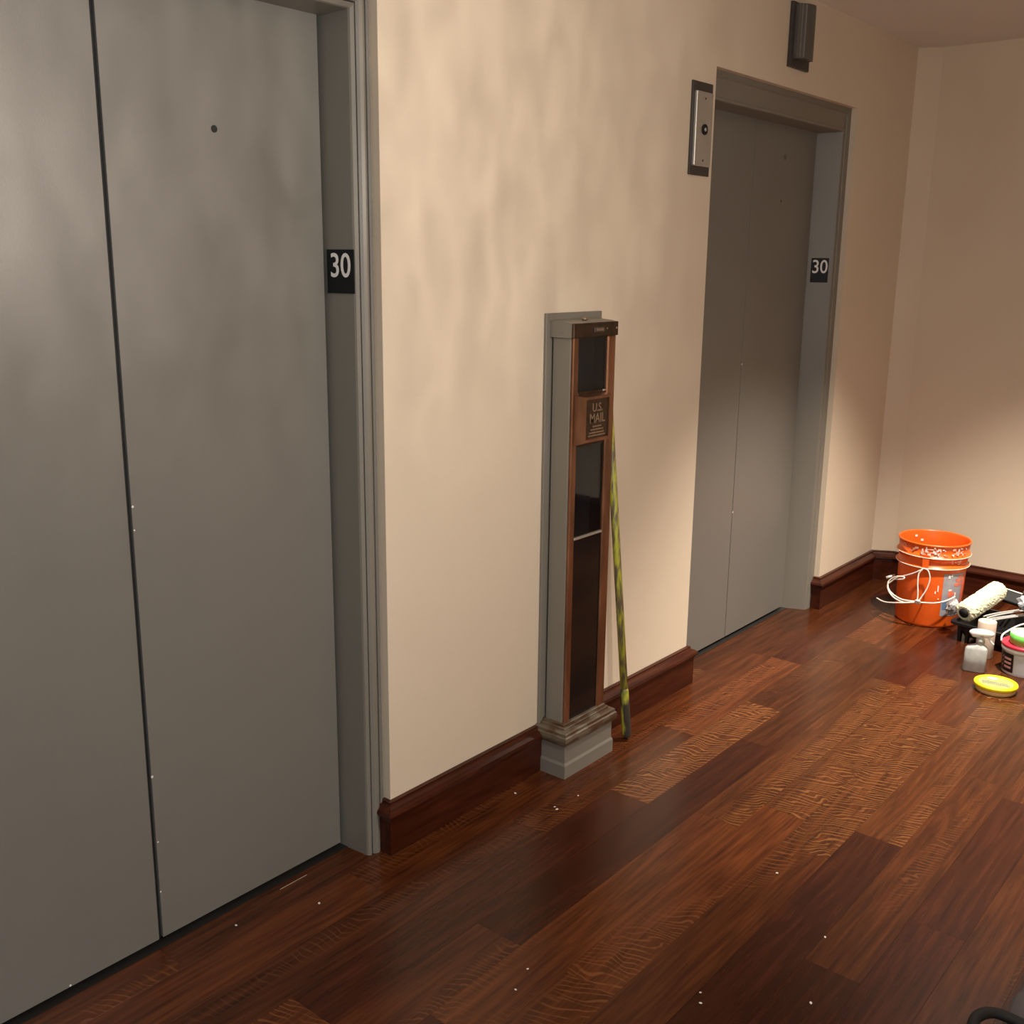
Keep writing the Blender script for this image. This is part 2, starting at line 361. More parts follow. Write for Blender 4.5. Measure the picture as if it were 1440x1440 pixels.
for r in range(-16, 10):
    ya, yb = PY + r * PW, PY + (r + 1) * PW
    if ya > 1.94: break
    yb = min(yb, 1.945)
    js = sorted(known.get(r, []))
    if not js: js = [rp.uniform(1.2, 2.4)]
    while js[0] > X0 + 0.9: js.insert(0, js[0] - rp.uniform(0.75, 1.35))
    while js[-1] < XF - 0.7: js.append(js[-1] + rp.uniform(0.75, 1.35))
    js = [X0 - 0.02] + [j for j in js if X0 + 0.2 < j < XF - 0.2] + [XF + 0.06]
    for a, b in zip(js, js[1:]):
        fig = any(f[0] == r and abs(f[1] - a) < 0.02 for f in figured)
        q = rp.random()
        m = M['plankfig'] if fig or (a > 1.0 and q > 0.94) else (M['plankdk'] if q < 0.14 else M['plank'])
        if (r, a) in dark_from or (r, b) in dark_to: m = M['plankdk']
        elif fig: m = M['plankfig']
        plank(a, b, ya, yb, m)

# baseboards
BP = [(0, 0), (0.022, 0), (0.022, 0.097), (0.0245, 0.104), (0.0315, 0.109), (0.034, 0.116), (0.0315, 0.124), (0.022, 0.131), (0.0135, 0.1345), (0.0115, 0.1385), (0.0115, 0.144), (0, 0.1455)]
def baseboard(name, path, m):
    bm = bmesh.new(); sweep(bm, path, BP)
    return tag(link(name, bm, m), kind='structure')
baseboard('baseboard_back', [(WL[1], YW + 0.022), (WL[1], YW), (2.354, YW)], M['base'])
baseboard('baseboard_back', [(2.607, YW), (WR[0], YW), (WR[0], YW + 0.022)], M['base'])
baseboard('baseboard_back', [(WR[1], YW + 0.022), (WR[1], YW), (XC, YW), (XF, YW - 0.094)][:3] + [(XC + 0.001, YW - 0.0018)], M['base'])
baseboard('baseboard_corner', [(XC, YW), (XF, YW - 0.094), (XF, YW - 0.0945)], M['basey'])
baseboard('baseboard_right', [(XF, YW - 0.094), (XF, Y0)], M['basey'])
baseboard('baseboard_back', [(X0, YW), (WL[0], YW), (WL[0], YW + 0.022)], M['base'])

# ------------------------------------------------------------------ lift doors
def lift(name, xl, xm, xr, side, head, gap, frame_y, sillm):
    """side/head: outward offsets from the clear opening edge, frame_y: matching depth of every profile point"""
    root = empty(name, (xm, 1.942, 0), None, None, None, 'structure')
    P = lambda o: local(o, root)
    zh = 2.040
    for nm, a, b in (('door_panel', xl, xm - gap / 2), ('door_panel', xm + gap / 2, xr)):
        o = P(bbox(nm, M['doorgrey'], root, a, b, 1.942, 1.975, 0.014, zh + 0.03, 0.0006))
    P(bbox('hoistway_shadow_board', M['black'], root, xl - 0.12, xr + 0.12, 1.990, 2.0, -0.01, zh + 0.1))
    P(bbox('sill', M[sillm], root, xl - 0.02, xr + 0.02, 1.928, 1.99, -0.011, 0.002))
    n = len(side)
    def ring(i, k):   # k: 0 foot left, 1 head left, 2 head right, 3 foot right
        s, h, y = side[i], head[i], frame_y[i]
        return ((xl - s, y, 0), (xl - s, y, zh + h), (xr + s, y, zh + h), (xr + s, y, 0))[k]
    for nm, k0, k1 in (('jamb', 0, 1), ('header', 1, 2), ('jamb', 2, 3)):
        bm = bmesh.new()
        A = [bm.verts.new(ring(i, k0)) for i in range(n)]; Bq = [bm.verts.new(ring(i, k1)) for i in range(n)]
        for i in range(n - 1): bm.faces.new((A[i], A[i + 1], Bq[i + 1], Bq[i]))
        # back closing strip so that the frame has thickness
        bm.faces.new((A[-1], A[0], Bq[0], Bq[-1])); bm.faces.new(A[::-1]); bm.faces.new(Bq)
        P(link(nm, bm, M['grey'], root))
    return root
side1 = [0.008, 0.018, 0.020, 0.027, 0.030, 0.0305, 0.034, 0.0345, 0.040, 0.048, 0.055, 0.0595, 0.060, 0.063, 0.0635, 0.067, 0.070, 0.0705, 0.12, 0.12]
yy1 = [1.985, 1.861, 1.856, 1.851, 1.853, 1.868, 1.868, 1.854, 1.849, 1.846, 1.848, 1.853, 1.862, 1.862, 1.853, 1.849, 1.852, 1.858, 1.858, 1.985]
head1 = [0.002] + [s - 0.008 for s in side1[1:]]
d1 = lift('door_1', 0.587, 1.123, 1.659, side1, head1, 0.010, yy1, 'sillshade')
side2 = [0.006, 0.058, 0.060, 0.066, 0.068, 0.082, 0.085, 0.092, 0.140, 0.140]
head2 = [0.002, 0.010, 0.012, 0.020, 0.022, 0.080, 0.083, 0.090, 0.140, 0.140]
yy2 = [1.985, 1.860, 1.857, 1.855, 1.857, 1.857, 1.853, 1.855, 1.855, 1.985]
d2 = lift('door_2', 3.222, 3.757, 4.292, side2, head2, 0.004, yy2, 'sill')
# rubber nose in the wide gap of the near doors, peephole, old screw holes
local(bbox('rubber_edge', M['black'], d1, 1.1185, 1.1275, 1.950, 1.97, 0.011, 2.06), d1)
def disc(name, m, par, c, r, depth, seg=20):
    bm = bmesh.new(); bmesh.ops.create_cone(bm, cap_ends=True, segments=seg, radius1=r, radius2=r, depth=depth, matrix=Matrix.Translation(c) @ Matrix.Rotation(PI / 2, 4, 'X'))
    return local(link(name, bm, m, par), par)
disc('key_hole', M['black'], d1, (1.376, 1.9418, 1.779), 0.0075, 0.001)
disc('key_hole', M['lantern'], d2, (4.016, 1.9418, 1.929), 0.011, 0.001)
disc('key_hole', M['black'], d2, (4.005, 1.9418, 1.763), 0.004, 0.001)

for x, z, r in ((1.1305, 1.02, .0028), (1.1305, .97, .002), (1.1295, .413, .003), (1.1295, .13, .002), (0.906, .012, .0025), (1.132, .253, .002)):
    disc('paint_nick', M['chip'], d1, (x, 1.9417, max(z, .018)), r, 0.0008, 8)
for x, z in ((3.7605, 1.139), (3.7605, .545)): disc('paint_nick', M['chip'], d2, (x, 1.9417, z), 0.004, 0.0008, 8)
# sliver of light before the nearer doors, laid on as a pale strip
bbox('lit_sliver', M['paper'], floor, 1.432, 1.516, 1.9082, 1.9091, 0.0, 0.0003)

# floor number signs on the jambs
def sign(p0, p1, z0, z1, label, cap, bold, dz):
    p0, p1 = Vector((*p0, 0)), Vector((*p1, 0)); ex = (p1 - p0).normalized(); n = ex.cross(Vector((0, 0, 1)))
    root = empty('floor_number_sign', ((p0.x + p1.x) / 2, (p0.y + p1.y) / 2, z0), label, 'sign', 'floor number signs on the lift jambs')
    bm = bmesh.new(); box(bm, 0, (p1 - p0).length, 0, z1 - z0, 0.0005, 0.003, 0.0006)
    for v in bm.verts: v.co = p0 + ex * v.co.x + Vector((0, 0, z0 + v.co.y)) + n * v.co.z
    local(link('plate', bm, M['sign'], root), root)
    mw = face_matrix((p0 + p1) / 2 + n * 0.0032 + Vector((0, 0, (z0 + z1) / 2 + dz)), ex, (0, 0, 1))
    text_mesh('numeral', '30', cap / 0.70, M['white'], root, mw, 0.0004, bold, 0.86)
    return root
def lerp(a, b, t): return (a[0] + (b[0] - a[0]) * t, a[1] + (b[1] - a[1]) * t)
ja, jb = (1.6695, 1.942), (1.677, 1.861)
sign(lerp(ja, jb, 0.02), lerp(ja, jb, 1.06), 1.443, 1.542, 'black 30 sign on the jamb of the nearer elevator door', 0.054, 0.0006, 0.011)
ja, jb = (4.3235, 1.942), (4.350, 1.860)
ja = lerp((4.298, 1.985), (4.350, 1.860), 0.36)
sign(lerp(ja, jb, 0.04), lerp(ja, jb, 0.86), 1.448, 1.548, 'black 30 sign on the jamb of the farther elevator door', 0.054, 0.0005, 0.012)

# ------------------------------------------------------------------ mail chute
mc = empty('mail_chute', (2.455, 1.78, 0), 'tall grey and bronze mail chute with glass front standing against the cream wall', 'mailbox')
CS = (0.042, 0.031)
def cz(z): return 1.52 + (z - 1.52) * 1.018
def mb(name, m, x0, x1, y0, y1, z0, z1, bev=0.001, par=mc, fixed=False):
    if not fixed: x0, x1, y0, y1, z0, z1 = x0 + CS[0], x1 + CS[0], y0 + CS[1], y1 + CS[1], cz(z0), cz(z1)
    o = bbox(name, m, par, x0, x1, y0, y1, z0, z1, bev)
    return local(o, mc)
mb('back_plate', M['grey'], 2.354, 2.622, 1.821, 1.8305, 0.10, 1.380, 0.0015, fixed=True)
mb('shadow_gap', M['black'], 2.384, 2.574, 1.813, 1.8215, 0.13, 1.310, 0.0, fixed=True)
mb('side_panel', M['grey'], 2.377, 2.383, 1.754, 1.8145, 0.13, 1.318, 0.001, fixed=True)
mb('side_panel', M['grey'], 2.580, 2.586, 1.754, 1.8145, 0.13, 1.318, 0.001, fixed=True)
mb('interior_back', M['chuteback'], 2.3985, 2.5635, 1.806, 1.812, 0.13, 1.316, 0.0, fixed=True)
mb('interior_side', M['chuteback'], 2.384, 2.398, 1.760, 1.812, 0.13, 1.316, 0.0, fixed=True)
mb('interior_side', M['chuteback'], 2.564, 2.579, 1.760, 1.812, 0.13, 1.316, 0.0, fixed=True)
mb('stile', M['bronze'], 2.3405, 2.365, 1.715, 1.727, 0.158, 1.320, 0.002)
mb('stile', M['bronze'], 2.506, 2.546, 1.713, 1.727, 0.158, 1.320, 0.004)
mb('rail', M['bronzedk'], 2.365, 2.506, 1.715, 1.727, 1.152, 1.168, 0.002)
mb('rail', M['bronzedk'], 2.365, 2.506, 1.716, 1.727, 1.013, 1.035, 0.002)
mb('rail', M['steel'], 2.365, 2.506, 1.714, 1.727, 0.742, 0.750, 0.002)
mb('glass_pane', M['glass'], 2.365, 2.506, 1.7215, 1.7255, 1.168, 1.318, 0.0)
mb('glass_pane', M['glass'], 2.365, 2.506, 1.7215, 1.7255, 0.750, 1.013, 0.0)
mb('lower_panel', M['darkglass'], 2.365, 2.506, 1.719, 1.727, 0.158, 0.742, 0.0)
# cap: grey box with a bronze name plate in front, lid sloping to the wall
bm = bmesh.new(); prism(bm, [(1.821, 1.315), (1.747, 1.315), (1.747, 1.354), (1.760, 1.357), (1.821, 1.362)], 2.370, 2.588, 'YZ')
cap = local(link('cap', bm, M['grey'], mc), mc)
mb('cap_front', M['bronzedk'], 2.330, 2.548, 1.708, 1.717, 1.318, 1.3575, 0.002)
mb('name_plate', M['greydk'], 2.425, 2.478, 1.7055, 1.709, 1.330, 1.3455, 0.002)
for k in range(6): # worn raised characters that cannot be read
    mb('character', M['bronzelt'], 2.4335 + k * 0.0062, 2.4375 + k * 0.0062, 1.7045, 1.706, 1.3345, 1.3345 + (0.0065 if k % 2 else 0.0078), 0.0)
def ball(name, m, par, c, r, sz=(1, 1, 1), sub=2):
    bm = bmesh.new(); bmesh.ops.create_icosphere(bm, subdivisions=sub, radius=r)
    for v in bm.verts: v.co = Vector((v.co.x * sz[0] + c[0], v.co.y * sz[1] + c[1], v.co.z * sz[2] + c[2]))
    return local(link(name, bm, m, par, True), par)
ball('screw', M['bronzelt'], mc, (2.5800, 1.7385, 1.336), 0.004, (1, .5, 1))
ball('screw', M['bronzelt'], mc, (2.532, 1.7385, 1.336), 0.003, (.6, .5, 1))
mb('lid_catch', M['bronzelt'], 2.428, 2.446, 1.742, 1.758, 1.362, 1.370, 0.003)
for yv in (1.80, 1.775): ball('rivet', M['grey'], mc, (2.370, yv, 1.332), 0.003, (.6, 1, 1))
# letter plate: a shallow bronze box with a raised rim
bm = bmesh.new()
fr, bk = [(2.364, 1.028), (2.490, 1.028), (2.490, 1.156), (2.364, 1.156)], [(2.352, 1.018), (2.500, 1.018), (2.500, 1.160), (2.352, 1.160)]
fr = [(x + CS[0], cz(z)) for x, z in fr]; bk = [(x + CS[0], cz(z)) for x, z in bk]
A = [bm.verts.new((x, 1.719, z)) for x, z in fr]; Bq = [bm.verts.new((x, 1.749, z)) for x, z in bk]
Ci = [bm.verts.new((x + (0.007 if x < 2.47 else -0.007), 1.719, z + (0.008 if z < 1.1 else -0.008))) for x, z in fr]
Di = [bm.verts.new((v.co.x, 1.7225, v.co.z)) for v in Ci]
for k in range(4):
    j = (k + 1) % 4
    bm.faces.new((Bq[k], Bq[j], A[j], A[k])); bm.faces.new((A[k], A[j], Ci[j], Ci[k])); bm.faces.new((Ci[k], Ci[j], Di[j], Di[k]))
bm.faces.new(Di)
bm.faces.new(Bq[::-1])
lp = local(link('letter_plate', bm, M['bronze'], mc), mc)
bbox('plate_ground', M['bronzedk'], lp, 2.4135, 2.5245, 1.7215, 1.7235, 1.029, 1.141)
for s, z, h in (('U.S.', 1.116, 0.024), ('MAIL', 1.085, 0.027)):
    t = text_mesh('lettering', s, h / 0.70, M['bronzelt'], None, face_matrix((2.470, 1.7212, z), (1, 0, 0), (0, 0, 1)), 0.001, 0.0003, 0.92)
    t.parent = lp
bm = bmesh.new(); rr = random.Random(3)
for row, (wd, z) in enumerate(((0.042, 1.063), (0.060, 1.054), (0.074, 1.045), (0.084, 1.037))):
    x = 2.469 - wd / 2
    while x < 2.469 + wd / 2:
        l = rr.uniform(0.002, 0.005); box(bm, x, x + l, 1.7205, 1.722, z - 0.0024, z + rr.uniform(0.0014, 0.0026)); x += l + 0.0014
t = link('small_lettering', bm, M['bronzelt'], lp); t['kind'] = 'stuff'
mb('corner_screw', M['steel'], 2.486, 2.500, 1.7125, 1.716, 1.163, 1.168, 0.001)
# base moulding and plinth
bm = bmesh.new()
MP = [(-0.032, 0.103), (0.000, 0.103), (0.004, 0.108), (0.011, 0.112), (0.0125, 0.124), (0.011, 0.134), (0.007, 0.137), (0.0065, 0.145), (0.003, 0.148), (-0.004, 0.150), (-0.020, 0.152), (-0.032, 0.153)]
sweep(bm, [(2.352, 1.8305), (2.352, 1.7205), (2.600, 1.7205), (2.600, 1.8305)], [(o, z) for o, z in MP])
mo = local(link('base_moulding', bm, M['wornmould'], mc), mc)
mb('moulding_step', M['wornmould'], 2.3605, 2.592, 1.729, 1.830, 0.110, 0.157, 0.002, fixed=True)
mb('moulding_step', M['wornmould'], 2.369, 2.587, 1.739, 1.830, 0.150, 0.164, 0.002, fixed=True)
mb('plinth', M['grey'], 2.3525, 2.600, 1.7205, 1.8305, 0.04, 0.108, 0.0008, fixed=True)
bm = bmesh.new(); sweep(bm, [(2.356, 1.8305), (2.356, 1.7245), (2.596, 1.7245), (2.596, 1.8305)], [(-0.02, 0.0), (0.008, 0.0), (0.008, 0.041), (0.004, 0.049), (-0.02, 0.049)])
local(link('plinth_step', bm, M['grey'], mc), mc)

# ------------------------------------------------------------------ extension pole
pb, pt = Vector((2.703, 1.728, 0.0135)), Vector((2.652, 1.8165, 1.19))
ep = empty('extension_pole', (2.703, 1.728, 0), 'paint-smeared yellow extension pole leaning on the wall beside the mail chute', 'pole')
pa = lambda t: pb.lerp(pt, t)
bm = bmesh.new(); tube(bm, [pa(0.135), pa(0.5), pa(1.0)], 0.0125, 16); local(link('shaft', bm, M['pole'], ep, True), ep)
bm = bmesh.new(); tube(bm, [pa(0.0) - (pt - pb).normalized() * 0.006, pa(0.0), pa(0.01), pa(0.10), pa(0.13), pa(0.14)], [0.009, 0.0135, 0.0155, 0.0150, 0.0143, 0.0125], 16); local(link('grip', bm, M['poletip'], ep, True), ep)

# ------------------------------------------------------------------ hall lantern and call station
hl = empty('hall_lantern', (3.83, YW, 2.215), 'dark grey lift lantern box on the wall high above the farther elevator door', 'lantern')
local(bbox('back_plate', M['greydk'], hl, 3.747, 3.905, 1.818, YW, 2.213, 2.430, 0.001), hl)
bm = bmesh.new()
prof = [(1.818, 3.768), (1.806, 3.769), (1.800, 3.775), (1.794, 3.785)] + [(1.789 - 0.012 * math.sin(PI * k / 10), 3.787 + 0.084 * k / 10) for k in range(11)] + [(1.806, 3.876), (1.818, 3.877)]
prism(bm, [(x, y) for y, x in prof], 2.242, 2.424, 'XY')
local(link('lens', bm, M['lantern'], hl), hl)
local(bbox('highlight_strip', M['grey'], hl, 3.777, 3.780, 1.795, 1.803, 2.245, 2.421, 0.0008), hl)  # pale strips stand for the highlight lines on the lens
local(bbox('highlight_strip', M['grey'], hl, 3.787, 3.790, 1.785, 1.792, 2.245, 2.421, 0.0008), hl)

cs = empty('call_station', (3.154, YW, 1.80), 'stainless key switch plate on a dark backing beside the farther elevator', 'switch plate')
local(bbox('backing', M['greydk'], cs, 3.091, 3.217, 1.824, YW, 1.799, 2.084, 0.0008), cs)
local(bbox('face_plate', M['steel'], cs, 3.102, 3.206, 1.814, 1.825, 1.827, 2.054, 0.002), cs)
def yring(name, m, c, prof, seg=28):
    bm = bmesh.new(); lathe(bm, prof, seg)
    for v in bm.verts: v.co = Vector((c[0] + v.co.x, c[1] - v.co.z, c[2] + v.co.y))
    return local(link(name, bm, m, cs, True), cs)
kr = yring('key_cylinder', M['sign'], (3.156, 1.814, 1.940), [(0, 0), (0.0165, 0), (0.0165, 0.004), (0.013, 0.0055), (0.007, 0.003), (0, 0.003)])
yring('key_core', M['steel'], (3.156, 1.811, 1.940), [(0, 0), (0.006, 0), (0.006, 0.003), (0, 0.004)])
for z in (2.034, 1.845): yring('screw', M['greydk'], (3.156, 1.814, z), [(0, 0), (0.004, 0), (0.003, 0.0012), (0, 0.0015)], 12)

# ------------------------------------------------------------------ orange bucket
BC = (4.604, 1.400)
bk = empty('paint_bucket', (BC[0], BC[1], 0), 'open orange plastic bucket with dried paint on its rim, in the corner', 'bucket')
def rad(z): return 0.133 + (0.1425 - 0.133) * z / 0.37
bm = bmesh.new()
lathe(bm, [(0, 0.003), (0.118, 0.003), (0.126, 0.0), (0.131, 0.003), (rad(0.01), 0.010), (rad(0.255), 0.255), (rad(0.262), 0.262), (0.1505, 0.263), (0.1515, 0.266), (0.1505, 0.269), (rad(0.275) + 0.001, 0.270),
           (rad(0.308) + 0.001, 0.308), (0.1515, 0.309), (0.1525, 0.312), (0.1515, 0.315), (rad(0.32) + 0.002, 0.316), (0.1455, 0.360), (0.1490, 0.362), (0.1500, 0.366), (0.1485, 0.370), (0.1435, 0.370), (0.1415, 0.364),
           (0.1385, 0.30), (0.129, 0.012), (0, 0.010)], 64, (BC[0], BC[1], 0))
local(link('shell', bm, M['orange'], bk, True), bk)
def cyl_patch(bm, a0, a1, z0, z1, off, nx=8, nz=3, base=None):
    """patch on the bucket wall; angles in degrees about its axis"""
    g = []
    for j in range(nz + 1):
        z = z0 + (z1 - z0) * j / nz; row = []
        for i in range(nx + 1):
            a = math.radians(a0 + (a1 - a0) * i / nx); r = (base(z) if base else rad(z)) + off
            row.append(bm.verts.new((BC[0] + r * math.cos(a), BC[1] + r * math.sin(a), z)))
        g.append(row)
    for j in range(nz):
        for i in range(nx): bm.faces.new((g[j][i], g[j][i + 1], g[j + 1][i + 1], g[j + 1][i]))
VA = 180 + math.degrees(math.atan2(BC[1], BC[0]))     # angle that faces the camera
bm = bmesh.new(); cyl_patch(bm, VA + 22, VA + 74, 0.055, 0.245, 0.0008, 14, 5); local(link('label', bm, M['label'], bk, True), bk)
bm = bmesh.new()
rr = random.Random(11)
for (a, b, z0, z1) in ((52, 58, .225, .238), (46, 50, .208, .222), (51, 56, .206, .222), (57, 61, .208, .224), (44, 47, .188, .202), (48, 54, .186, .202), (55, 60, .188, .204), (33, 42, .140, .168), (36, 46, .150, .160), (43, 62, .105, .120), (63, 73, .110, .240)):
    cyl_patch(bm, VA + a, VA + b, z0, z1, 0.0014, 3, 1)
local(link('label_print', bm, M['labelred'], bk, True), bk)
bm = bmesh.new(); cyl_patch(bm, VA + 24, VA + 42, 0.085, 0.120, 0.0014, 4, 1); local(link('label_print', bm, M['labelblue'], bk, True), bk)
bm = bmesh.new()
for (a, b, z0, z1) in ((33, 39, .168, .176), (30, 34, .225, .240), (35, 38, .232, .243), (46, 49, .125, .160)):
    cyl_patch(bm, VA + a, VA + b, z0, z1, 0.002, 3, 1)
for a, z, l in ((13, .165, .028), (9, .155, .012), (15, .13, .006)): cyl_patch(bm, VA + a, VA + a + 2, z, z + l, 0.002, 2, 1)
# dried paint round the rim band, and two specks inside
for k in range(46):
    a = rr.choice([rr.uniform(-22, 18), rr.uniform(30, 60)]); z = rr.uniform(0.322, 0.356); s = rr.uniform(0.6, 3.2)
    cyl_patch(bm, VA + a, VA + a + s, z, z + rr.uniform(0.002, 0.011), 0.0052, 2, 1)
for k in range(8):
    a = rr.uniform(30, 50); z = rr.uniform(0.282, 0.300); cyl_patch(bm, VA + a, VA + a + rr.uniform(1, 4), z, z + 0.003, 0.0022, 2, 1)
for a, z in ((212, 0.338), (200, 0.318)): cyl_patch(bm, VA + a, VA + a + 5, z, z + 0.010, -0.0042, 2, 1)
o = local(link('paint_drips', bm, M['drip'], bk, True), bk); o['kind'] = 'stuff'
bm = bmesh.new()
for k in range(26):
    a = rr.uniform(-60, 66); z = rr.uniform(0.322, 0.352); cyl_patch(bm, VA + a, VA + a + rr.uniform(2, 7), z, z + rr.uniform(0.003, 0.010), 0.0047, 3, 1)
o = local(link('pink_smears', bm, M['pinkdrip'], bk, True), bk); o['kind'] = 'stuff'
def edge_ring(z, r):  # dried paint along the two ribs
    bm = bmesh.new(); tube(bm, [(BC[0] + r * math.cos(2 * PI * k / 64), BC[1] + r * math.sin(2 * PI * k / 64), z) for k in range(65)], 0.0016, 6, False)
    return local(link('rim_bead', bm, M['drip'], bk, True), bk)
edge_ring(0.312, 0.1520); edge_ring(0.266, 0.1510)
# lug and the white cord tied through it
def onb(a, z, off):
    r = rad(z) + off; an = math.radians(VA + a); return (BC[0] + r * math.cos(an), BC[1] + r * math.sin(an), z)
bm = bmesh.new(); cyl_patch(bm, -16, -4, 0.268, 0.345, 0.0) if False else None
bm.free(); bm = bmesh.new(); cyl_patch(bm, VA - 15, VA - 5, 0.262, 0.325, 0.011, 4, 2); local(link('handle_lug', bm, M['orange'], bk, True), bk)
bm = bmesh.new(); tube(bm, spline([onb(-17, 0.244, 0.02), onb(-13, 0.262, 0.022), onb(-9, 0.268, 0.024), onb(-4, 0.258, 0.024), onb(-1, 0.225, 0.026), onb(-4, 0.18, 0.028), onb(-11, 0.135, 0.034), onb(-14, 0.118, 0.04), onb(-15, 0.16, 0.035), onb(-17, 0.20, 0.03), onb(-17.5, 0.240, 0.024), onb(-13, 0.262, 0.022)], 6), 0.0031, 6)
tube(bm, spline([onb(-13, 0.264, 0.022), onb(-26, 0.238, 0.022), onb(-44, 0.212, 0.024), onb(-60, 0.195, 0.03), onb(-66, 0.165, 0.05), onb(-56, 0.135, 0.055), onb(-36, 0.118, 0.05), onb(-14, 0.122, 0.042)], 7), 0.0031, 6)
tube(bm, spline([onb(-14, 0.121, 0.042), onb(-30, 0.108, 0.052), onb(-48, 0.120, 0.060), onb(-64, 0.15, 0.055), onb(-60, 0.18, 0.038), onb(-50, 0.205, 0.028), onb(-40, 0.210, 0.026), onb(-42, 0.200, 0.03), onb(-58, 0.186, 0.03)], 7), 0.0031, 6)
tube(bm, spline([onb(-13, 0.120, 0.042), onb(8, 0.126, 0.04), onb(24, 0.136, 0.034), onb(40, 0.150, 0.024)], 7), 0.0031, 6)
tube(bm, spline([onb(-14, 0.120, 0.042), onb(-34, 0.105, 0.062), onb(-56, 0.086, 0.075), onb(-76, 0.080, 0.085)], 7), 0.0031, 6)
for k in range(7):
    th = k * 0.9; c = Vector(onb(-13.5, 0.121, 0.042)); tube(bm, spline([c + Vector((0, 0.012 * math.cos(th), 0.010 * math.sin(th))), c + Vector((-0.006, -0.008 * math.cos(th + 1), 0.007)), c + Vector((0.002, -0.013 * math.cos(th), -0.009 * math.sin(th)))], 4), 0.0022, 6)
local(link('cord', bm, M['cord'], bk, True), bk)
c0 = Vector(onb(-80, 0.185, 0.012))
bm = bmesh.new(); tube(bm, [c0 + Vector((0.0, 0.0, 0.0)), c0 + Vector((-0.012, 0.018, -0.006)), c0 + Vector((-0.020, 0.030, -0.012))], 0.0065, 10); local(link('bail_end', bm, M['wire'], bk, True), bk)

# ------------------------------------------------------------------ paint tray and what lies in it
U, V = Vector((-0.12, -0.993, 0)).normalized(), Vector((0.993, -0.12, 0)).normalized()
TF = Vector((4.385, 1.243, 0))
tr = empty('paint_tray', TF, 'black plastic paint tray on the floor, in front of the orange bucket', 'paint tray')
TU, TV, TH = 0.40, 0.29, 0.082
def tp(u, v, z): return TF + U * u + V * v + Vector((0, 0, z))
bm = bmesh.new()
def rrect(u0, u1, v0, v1, z, r=0.025, n=5):
    out = []
    for (cu, cv, a) in ((u1 - r, v1 - r, 0), (u0 + r, v1 - r, 90), (u0 + r, v0 + r, 180), (u1 - r, v0 + r, 270)):
        for k in range(n):
            an = math.radians(a + 90 * k / (n - 1)); out.append(bm.verts.new(tp(cu + r * math.cos(an), cv + r * math.sin(an), z)))
    return out
loops = [rrect(0.05, TU - 0.03, 0.03, TV - 0.03, 0.022), rrect(0.012, TU - 0.012, 0.012, TV - 0.012, TH - 0.006), rrect(0, TU, 0, TV, TH - 0.010), rrect(0, TU, 0, TV, TH), rrect(0.013, TU - 0.013, 0.013, TV - 0.013, TH), rrect(0.052, TU - 0.032, 0.032, TV - 0.032, 0.026)]
for A, Bq in zip(loops, loops[1:]):
    n = len(A)
    for k in range(n): bm.faces.new((A[k], A[(k + 1) % n], Bq[(k + 1) % n], Bq[k]))
bm.faces.new(loops[0]); bm.faces.new(loops[-1])
local(link('basin', bm, M['trayblk'], tr), tr)
for (u, v) in ((0.040, 0.030), (0.072, 0.030), (0.33, 0.03), (0.04, 0.25), (0.33, 0.25)):
    bm = bmesh.new()
    A = [bm.verts.new(tp(u + a, v + b, 0)) for a, b in ((-.006, -.008), (.006, -.008), (.006, .008), (-.006, .008))]
    Bq = [bm.verts.new(tp(u + a * 1.5, v + b * 1.4, TH - 0.008)) for a, b in ((-.006, -.008), (.006, -.008), (.006, .008), (-.006, .008))]
    for k in range(4): bm.faces.new((A[k], A[(k + 1) % 4], Bq[(k + 1) % 4], Bq[k]))
    bm.faces.new(A); bm.faces.new(Bq)
    local(link('leg', bm, M['trayblk'], tr), tr)
# crumpled liner hanging over the tray's end
def crumple(name, m, par, c, sz, seed, lab=None, cat=None, sub=3, amp=0.35):
    rg = random.Random(seed); bm = bmesh.new(); bmesh.ops.create_icosphere(bm, subdivisions=sub, radius=1)
    ph = [(Vector((rg.gauss(0, 1), rg.gauss(0, 1), rg.gauss(0, 1))) * 2.6, rg.uniform(0, 6)) for _ in range(7)]
    for v in bm.verts:
        p = v.co.copy(); k = 1 + amp * sum(abs(math.sin(q.dot(p) + f)) - 0.6 for q, f in ph) / 3
        v.co = Vector((c[0] + p.x * sz[0] * k, c[1] + p.y * sz[1] * k, c[2] + p.z * sz[2] * k))
    o = link(name, bm, m, par)
    if lab: tag(o, lab, cat)
    return o
cl = Vector((4.452, 1.254, 0.122))
crumple('plastic_liner', M['liner'], None, cl, (0.042, 0.020, 0.034), 5, 'crumpled grey plastic liner on the left end of the black paint tray', 'plastic liner', amp=0.5)
# roller cover
ra, rb = Vector((4.420, 1.196, 0.116)), Vector((4.690, 1.132, 0.172))
rc = empty('roller_cover', ra - Vector((0, 0, 0.045)), 'thick cream napped paint roller cover lying across the black tray', 'roller cover')
bm = bmesh.new(); rg = random.Random(9)
ax = (rb - ra).normalized(); e1 = ax.cross(Vector((0, 0, 1))).normalized(); e2 = ax.cross(e1)
NS, NR = 44, 40; rows = []
for i in range(NS + 1):
    t = i / NS; env = 1.0 - 0.30 * max(0, (0.06 - t) / 0.06) ** 2 - 0.55 * max(0, (t - 0.90) / 0.10) ** 2.2
    rows.append([bm.verts.new(ra.lerp(rb, t) + (e1 * math.cos(2 * PI * k / NR) + e2 * math.sin(2 * PI * k / NR)) * (0.0425 * env + rg.uniform(-0.0022, 0.0022))) for k in range(NR)])
for A, Bq in zip(rows, rows[1:]):
    for k in range(NR): bm.faces.new((A[k], A[(k + 1) % NR], Bq[(k + 1) % NR], Bq[k]))
inr = [bm.verts.new(ra + (e1 * math.cos(2 * PI * k / NR) + e2 * math.sin(2 * PI * k / NR)) * 0.021) for k in range(NR)]
